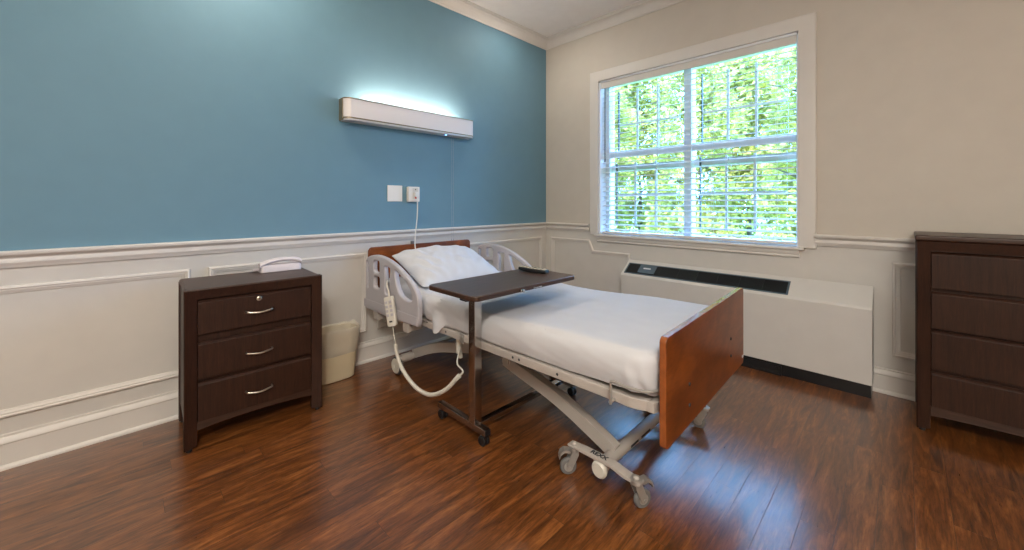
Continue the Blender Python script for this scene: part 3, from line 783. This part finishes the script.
# side rails: outline and openings as (distance from the rail's head end, height)
def smooth(pts, sub=5): return [(v.x, v.y) for v in catmull([(a, b_, 0) for a, b_ in pts], sub, True)]
outl = [(.008, .436), (.006, .60), (.010, .745)] + [(v.x, v.y) for v in catmull([(.010, .745, 0), (.022, .785, 0), (.070, .806, 0), (.17, .821, 0), (.30, .812, 0), (.425, .783, 0), (.53, .742, 0), (.63, .690, 0), (.685, .636, 0), (.702, .575, 0), (.702, .48, 0), (.690, .447, 0)], 6)][1:] + [(.55, .440), (.30, .434)]
holes = [roundrect(.026, .050, .585, .770, .011), roundrect(.130, .214, .704, .784, .018), roundrect(.132, .218, .598, .678, .018),
         smooth([(.282, .748), (.30, .757), (.340, .756), (.360, .744), (.352, .690), (.350, .625), (.345, .585), (.32, .578), (.295, .585), (.288, .625), (.290, .69)], 4),
         smooth([(.418, .742), (.432, .745), (.48, .726), (.556, .692), (.612, .646), (.632, .606), (.622, .588), (.57, .584), (.515, .594), (.475, .615), (.446, .655), (.428, .70)], 4)]
for sgn in (-1, 1):
    f = MB(); xr = sgn*.512
    mat = Matrix(((0, 0, 1, xr), (-.962, 0, 0, 1.022), (0, 1, 0, 0), (0, 0, 0, 1)))
    f.plate([outl]+holes, .034, .010, mat, seg=4)
    sr = f.build('side_rail', 'rail', bed)
    f = MB(); f.box(xr+sgn*.016, xr+sgn*.020, .355, 1.03, .452, .505, .008); f.build('rail_base_panel', 'rail', sr)
    f = MB(); f.box(xr+sgn*.0195, xr+sgn*.0215, .60, .645, .468, .492, .001); f.build('rail_label', 'darkgrey', sr)
    for y in (.50, .88):
        f = MB(); f.box(xr-.010*1, xr+.010, y-.03, y+.03, .385, .45, .004); f.box(min(xr, xr-sgn*.10), max(xr, xr-sgn*.10), y-.025, y+.025, .388, .42, .004); f.build('rail_bracket', 'bedm', sr)

# mattress (in its fitted cover)
def deck_top(y):   # height of the mattress top along the bed
    return .622-.026*math.exp(-((y+.15)/.42)**2)+.010*max(0, (y-.4)/.6)
f = MB()
MXH = .440
def mat_f(hw, y0, y1, zb, grow, wrinkle, nu, nv, sk=0., cl=None):
    prof = []
    return prof
rings = []
ny = 40
for j in range(ny+1):
    y = -1.032+(2.084)*j/ny
    e = min(1., min(j, ny-j)/2.); zt = deck_top(y)-.02*(1-e); hw = MXH-.050*(1-e); zb = .466
    r = .04; ring = []
    for cx, cz, a in ((hw-r, zt-r, 0), (-hw+r, zt-r, 90), (-hw+r, zb+r, 180), (hw-r, zb+r, 270)):
        for k in range(6):
            th = R(a+90*k/5); ring.append((cx+r*math.cos(th), y, cz+r*math.sin(th)))
        if a == 0:
            for k in range(1, 10): ring.append((hw-r-(2*hw-2*r)*k/10, y, zt))
    rings.append(ring)
f.loft(rings); f.build('mattress', 'sheet', bed, label='mattress in a white fitted sheet')

# top sheet draped over the mattress, tucked at the foot
SX, SY, SZ = 1.759, 1.6565, 0
st = thing('bed_sheet', 'white top sheet tucked over the mattress of the hospital bed', 'bed sheet', (SX, SY, .45), BR)
def sheet_pt(u, v):
    # v along the bed: foot end drop first, then the top up to the fold; u across
    y1, y0 = .372, -1.030
    drop = .10
    Ly = drop+(y1-y0); d = v*Ly
    if d < drop: y = y0-.004; zt_ = deck_top(y0)+.010-(drop-d)
    else: y = y0+(d-drop); zt_ = None
    hw = MXH+.011
    if y < y0+.09: hw -= .040*(1-max(0, y-y0)/.09)**2
    zt = deck_top(max(y, y0))+.008
    side = .142+.010*nz(y*3.1, 4.2)+(.012 if y > .1 else 0)
    side_l = side+.030*math.exp(-((y-.23)/.045)**2)
    Lx = 2*hw+2*side; q = u*Lx; r = .045
    # arc-length walk: left side up, over, right side down
    if q < side: x = -hw; zz = zt-(side_l*(1-q/side)); tside = 1-q/side; sg = -1
    elif q > side+2*hw: x = hw; zz = zt-(q-side-2*hw); tside = (q-side-2*hw)/side; sg = 1
    else: x = -hw+(q-side); zz = zt; tside = 0; sg = 0
    # round the long edges
    dx = hw-abs(x); dz = zt-zz
    if sg == 0 and dx < r:
        t = (r-dx)/r; zz -= r*.293*t*t; x = math.copysign(abs(x)-.004*t*t, x)
    elif sg != 0 and dz < r:
        t = (r-dz)/r; x = math.copysign(hw-r*.293*t*t, x); zz -= .004*t*t
    # bulge and wrinkles on the sides
    if sg != 0:
        bulge = .013*math.sin(PI*min(1, tside))
        wr = .003*nz(y*6, tside*2., 1.7)+.002*nz(y*13+tside*6, tside*4, 6.1)
        corner = max(0, 1-(y-y0)/.16)
        wr += corner*.012*math.sin(y*95+tside*4)*tside
        fl = .042*math.exp(-((y-.23)/.05)**2)*max(0, tside-.35)*1.6
        x += sg*(bulge+wr+fl)
    else:
        zz += .0028*nz(x*5, y*4, 3.)+.0022*nz(x*14, y*3, 8.)
        # fold lines where the folded top hem lies
        hem = abs(y-.235); zz += .004*math.exp(-(hem/.012)**2)
    if zt_ is not None:
        zz = min(zz, zz-(zt-.010-zt_)) if sg == 0 else zz
        y += .004*nz(x*9, zz*9, 2.)-.003
        zz = max(zz, .478)
    zz = max(zz, .480 if sg >= 0 else .480-.055*min(1, max(0, fl-.018)/.02))
    return (x, y, zz-.45)
f = MB(); f.grid(sheet_pt, 120, 110)
f.build('sheet_cloth', 'sheet', st, smooth=80)
sc_ = [o for o in C.objects if o.name.startswith('sheet_cloth')][0]
md = sc_.modifiers.new('thick', 'SOLIDIFY'); md.thickness = .004; md.offset = 1

# pillow
pw = thing('pillow', 'plump white pillow leaning on the headboard of the bed', 'pillow', (1.712, 2.352, .676), R(-2))
f = MB()
def pil(u, v, top):
    a, bb = u*2-1, v*2-1
    # square superellipse with pulled-in sides
    X = a*.350*(1-.07*(1-a*a)*0-.06*(1-abs(bb)**2)*abs(a)**6); Y = bb*.235*(1-.08*(1-abs(a)**2)*abs(bb)**6)
    th = (max(0, 1-abs(a)**3.2)**.55)*(max(0, 1-abs(bb)**3.)**.55)
    h = .098*th
    wr = th*(.014*nz(X*7+Y*9, Y*5, 2.)+.010*nz(X*17-Y*8, Y*10, 7.))
    if a < -.25: wr += th*.016*math.sin((X*1.0+Y*.55)*68+2*nz(X*8, Y*8))*min(1, (-a-.25)*1.8)*(.4+.6*max(0, nz(X*6, Y*6, 4)+.5))
    z = (h+wr) if top else (-h*.40)
    return (X, Y, z)
f.grid(lambda u, v: pil(u, v, True), 90, 60)
f.grid(lambda u, v: pil(u, v, False), 90, 60)
bmesh.ops.remove_doubles(f.bm, verts=f.bm.verts[:], dist=.0012)
bmesh.ops.recalc_face_normals(f.bm, faces=f.bm.faces[:])
def bend(v):
    # head side rides up on the headboard, left end lifted
    x, y, z = v
    return Vector((x, y*.96, max(z*1.08+.35*(y+.05)+.05*max(0, y)-.02*x, .640-.676)))
for v in f.bm.verts: v.co = bend(v.co)
pc = f.build('pillow_body', 'pillow', pw, smooth=75)
pc.modifiers.new('sub', 'SUBSURF').levels = 1
pc.modifiers['sub'].render_levels = 1

# bed control pendant hooked on the near rail
bc = thing('bed_control', 'ivory hand control with coiled cord hooked on the near side rail', 'bed control', (1.184, 2.33, .40))
def cl_(mb): mb.bm.transform(Matrix.Translation((-1.184, -2.33, -.40))); return mb
ax = Vector((0, -.055, -.18)).normalized(); top = Vector((1.184, 2.262, .590))
nx = Vector((-.84, -.54, 0)); nx = (nx-ax*nx.dot(ax)).normalized(); sd = ax.cross(nx).normalized()
PM = Matrix(((sd.x, nx.x, ax.x, top.x), (sd.y, nx.y, ax.y, top.y), (sd.z, nx.z, ax.z, top.z), (0, 0, 0, 1)))
f = MB()
f.loft([[PM @ Vector((x*sx, y, z)) for x, y in roundrect(-.032, .032, -.012, .018, .009, 4)] for z, sx in ((0, .85), (.006, 1.), (.10, 1.), (.165, .92), (.178, .8))])
body = cl_(f).build('body', 'ivory', bc)
for i in range(4):
    for k in (-1, 1):
        f = MB(); f.box(k*.014-.009, k*.014+.009,   .0175, .0205, .025+.026*i, .041+.026*i, .002, mat=PM); cl_(f).build('button', 'rail', body)
f = MB(); f.box(-.010, .010, .0175, .0192, .145, .155, .0005, mat=PM); cl_(f).build('button_label', 'darkgrey', body)
f = MB(); f.tube(catmull([tuple(PM @ Vector((0, .0, .01))), tuple(PM @ Vector((0, -.004, -.03))), (1.205, 2.330, .655), (1.236, 2.372, .665), (1.270, 2.374, .640), (1.276, 2.37, .600)], 6), .006, 8); cl_(f).build('hook', 'ivory', bc)
end = PM @ Vector((0, .002, .178))
f = MB(); f.tube(catmull([tuple(end), (1.184, 2.20, .365), (1.186, 2.19, .33), (1.190, 2.19, .305)], 6), .0035, 8); cl_(f).build('cord', 'ivory', bc)
f = MB(); f.tube(catmull([(1.235, 1.615, .285), (1.245, 1.60, .31), (1.255, 1.66, .325), (1.29, 1.70, .345), (1.335, 1.74, .37)], 6), .0045, 8); cl_(f).build('cord', 'ivory', bc)
path = catmull([(1.190, 2.19, .310), (1.190, 2.175, .26), (1.190, 2.12, .19), (1.190, 2.00, .135), (1.195, 1.90, .118), (1.20, 1.80, .135), (1.215, 1.70, .195), (1.23, 1.63, .27), (1.235, 1.615, .285)], 22)
f = MB(); n = len(path)
f.tube(path, [.0115 + .0009*math.sin(i*2.2) for i in range(n)], 10); cl_(f).build('coiled_cord', 'ivory', bc)

# ------------------------------------------------------------------ overbed table
ot = thing('overbed_table', 'wheeled overbed table with dark wood top and chrome post across the bed', 'table', (1.40, 1.51, 0))
def ol(mb): mb.bm.transform(Matrix.Translation((-1.40, -1.51, 0))); return mb
f = MB(); f.plate([roundrect(1.092, 1.842, 1.32, 1.70, .035, 6)], .024, .005, Matrix.Translation((0, 0, .748)))
for fc in f.bm.faces:
    if fc.normal.z < .5: fc.material_index = 1
tt = ol(f).build('tabletop', ['walnut', 'espx'], ot)
f = MB(); f.box(1.13, 1.70, 1.45, 1.57, .722, .738, .003); ol(f).build('support_bracket', 'darkgrey', ot)
f = MB(); f.box(1.372, 1.394, 1.310, 1.324, .736, .752, .003); f.cyl((1.383, 1.312, .745), (1.383, 1.300, .745), .008, seg=12); ol(f).build('latch', 'chrome', tt, label='small chrome latch')
f = MB(); f.box(1.47, 1.535, 1.316, 1.322, .741, .748, .002); ol(f).build('latch_slot', 'chrome', tt)
f = MB(); f.prism([(1.165, .700), (1.235, .694), (1.245, .706), (1.215, .712), (1.205, .730), (1.18, .730), (1.175, .712), (1.165, .708)], 1.475, 1.525, 'y', bev=.002); ol(f).build('height_lever', 'black', ot, label='black height release lever')
f = MB(); f.box(1.230, 1.276, 1.488, 1.536, .083, .690, .003); ol(f).build('post', 'chrome', ot)
f = MB(); f.box(1.234, 1.272, 1.492, 1.532, .69, .724, .003); ol(f).build('inner_post', 'chrome', ot)
f = MB(); f.box(1.230, 1.264, 1.415, 1.80, .055, .086, .004); cb = ol(f).build('base_bar', 'chrome', ot)
f = MB(); f.box(1.231, 1.263, 1.408, 1.417, .056, .085, .003); ol(f).build('end_plug', 'black', cb)
f = MB(); f.box(1.231, 1.263, 1.798, 1.806, .056, .085, .003); ol(f).build('end_plug', 'black', cb)
f = MB(); f.box(1.26, 1.95, 1.492, 1.528, .056, .080, .004); f.box(1.935, 1.967, 1.42, 1.60, .055, .085, .004); ol(f).build('base_leg', 'chrome', ot)
for x, y in ((1.248, 1.440), (1.248, 1.780), (1.95, 1.435), (1.95, 1.585)):
    f = MB(); f.cyl((x, y, .04), (x, y, .056), .010, seg=12); f.box(x-.012, x+.012, y-.012, y+.012, .036, .048, .004)
    cs = ol(f).build('caster', 'black', ot)
    for k in (-1, 1):
        f = MB(); f.lathe([(0, -.008), (.020, -.008), (.025, -.004), (.025, .004), (.020, .008), (0, .008)], (x+k*.011, y, .025), (1, 0, 0), 20); ol(f).build('wheel', 'black', cs)

# remote control on the table
rm = thing('remote_control', 'black and grey remote control lying on the overbed table', 'remote control', (1.735, 1.555, .7605), R(-84))
f = MB(); rings = []
for t, hw, z0, z1 in ((-1, .018, .012, .022), (-.97, .024, .008, .026), (-.6, .028, .003, .028), (-.2, .027, .000, .026), (.2, .025, .000, .024), (.7, .024, .001, .024), (.96, .022, .004, .022), (1, .016, .008, .018)):
    rings.append([(t*.098, y, z) for y, z in roundrect(-hw, hw, z0, z1, .007, 3)])
f.loft(rings); rb = f.build('body', 'black', rm)
f = MB(); f.loft([[(t*.098, y, z) for y, z in ((-hw, z1), (hw, z1), (hw, z1+.0012), (-hw, z1+.0012))] for t, hw, z1 in ((-.92, .018, .0262), (-.6, .023, .0280), (-.2, .022, .0262), (.2, .020, .0242), (.7, .019, .0240), (.9, .017, .0228))]); fp_ = f.build('faceplate', 'bin', rm, label='pale faceplate with buttons')
for i in range(6):
    for k in (-1, 0, 1):
        f = MB(); t = -.7+.26*i; z1 = .0285 if t < -.35 else (.0272 if t < .1 else .0250)
        f.box(t*.098-.004, t*.098+.004, k*.012-.004, k*.012+.004, z1-.001, z1+.002, .001); f.build('button', 'slate' if (i+k) % 3 else 'darkgrey', fp_)

# ------------------------------------------------------------------ light
def area(name, loc, rot, size, power, col, sy=None):
    l = bpy.data.lights.new(name, 'AREA'); l.energy = power; l.color = col; l.size = size
    l.shape = 'RECTANGLE' if sy else 'DISK'
    if sy: l.size_y = sy
    o = bpy.data.objects.new(name, l); C.objects.link(o); o.location = loc; o.rotation_euler = rot
    return o
WARM = (1., .955, .88)
area('ceiling_downlight', (.45, 2.36, ZC-.02), (0, 0, 0), .16, 15, (1., .88, .74))
area('ceiling_downlight', (2.6, 2.36, ZC-.02), (0, 0, 0), .16, 6, (1., .92, .82))
gl = bpy.data.lights.new('fill_point', 'POINT'); gl.energy = 94; gl.color = WARM; gl.shadow_soft_size = .16  # added fill light behind the camera, brightens ceiling and walls
go = bpy.data.objects.new('fill_point', gl); C.objects.link(go); go.location = (-.5, -.5, 2.45)
area('fill_area', (-1.2, -1.2, ZC-.02), (0, 0, 0), 1.2, 112, WARM, .6)  # added soft fill from the unseen half of the room
sun = bpy.data.lights.new('sun', 'SUN'); sun.energy = 9.; sun.angle = R(.6); sun.color = (1., .95, .78)
so = bpy.data.objects.new('sun', sun); C.objects.link(so)
so.rotation_euler = Vector((.75, .25, -.8)).to_track_quat('-Z', 'Y').to_euler()
wd = bpy.data.worlds.new('sky'); bpy.context.scene.world = wd; wd.use_nodes = True
nt = wd.node_tree; bg = nt.nodes['Background']; bg.inputs[0].default_value = (.22, .50, 1., 1); bg.inputs[1].default_value = 17.
# portal so daylight through the window is sampled well
pt = area('window_portal', (XW+T+.01, (OY0+OY1)/2, (OZ0+OZ1)/2), (0, R(90), 0), OZ1-OZ0, 1, (1, 1, 1), OY1-OY0)
pt.data.cycles.is_portal = True

# ------------------------------------------------------------------ camera
cam = bpy.data.cameras.new('camera'); co = bpy.data.objects.new('camera', cam); C.objects.link(co)
cam.sensor_width = 36.; cam.lens = 36*393.2/1024; cam.shift_y = -(275-203)/1024; cam.clip_start = .02
co.location = (0, 0, CAMH); co.rotation_euler = (R(90), 0, R(-45))
sc = bpy.context.scene; sc.camera = co
sc.view_settings.view_transform = 'Standard'; sc.view_settings.look = 'None'
sc.view_settings.exposure = 0.; sc.view_settings.gamma = 1.; sc.view_settings.use_curve_mapping = False
sc.cycles.use_denoising = True; sc.cycles.max_bounces = 8; sc.cycles.diffuse_bounces = 5; sc.cycles.transparent_max_bounces = 12
sc.cycles.sample_clamp_indirect = 6.; sc.cycles.caustics_reflective = False; sc.cycles.caustics_refractive = False
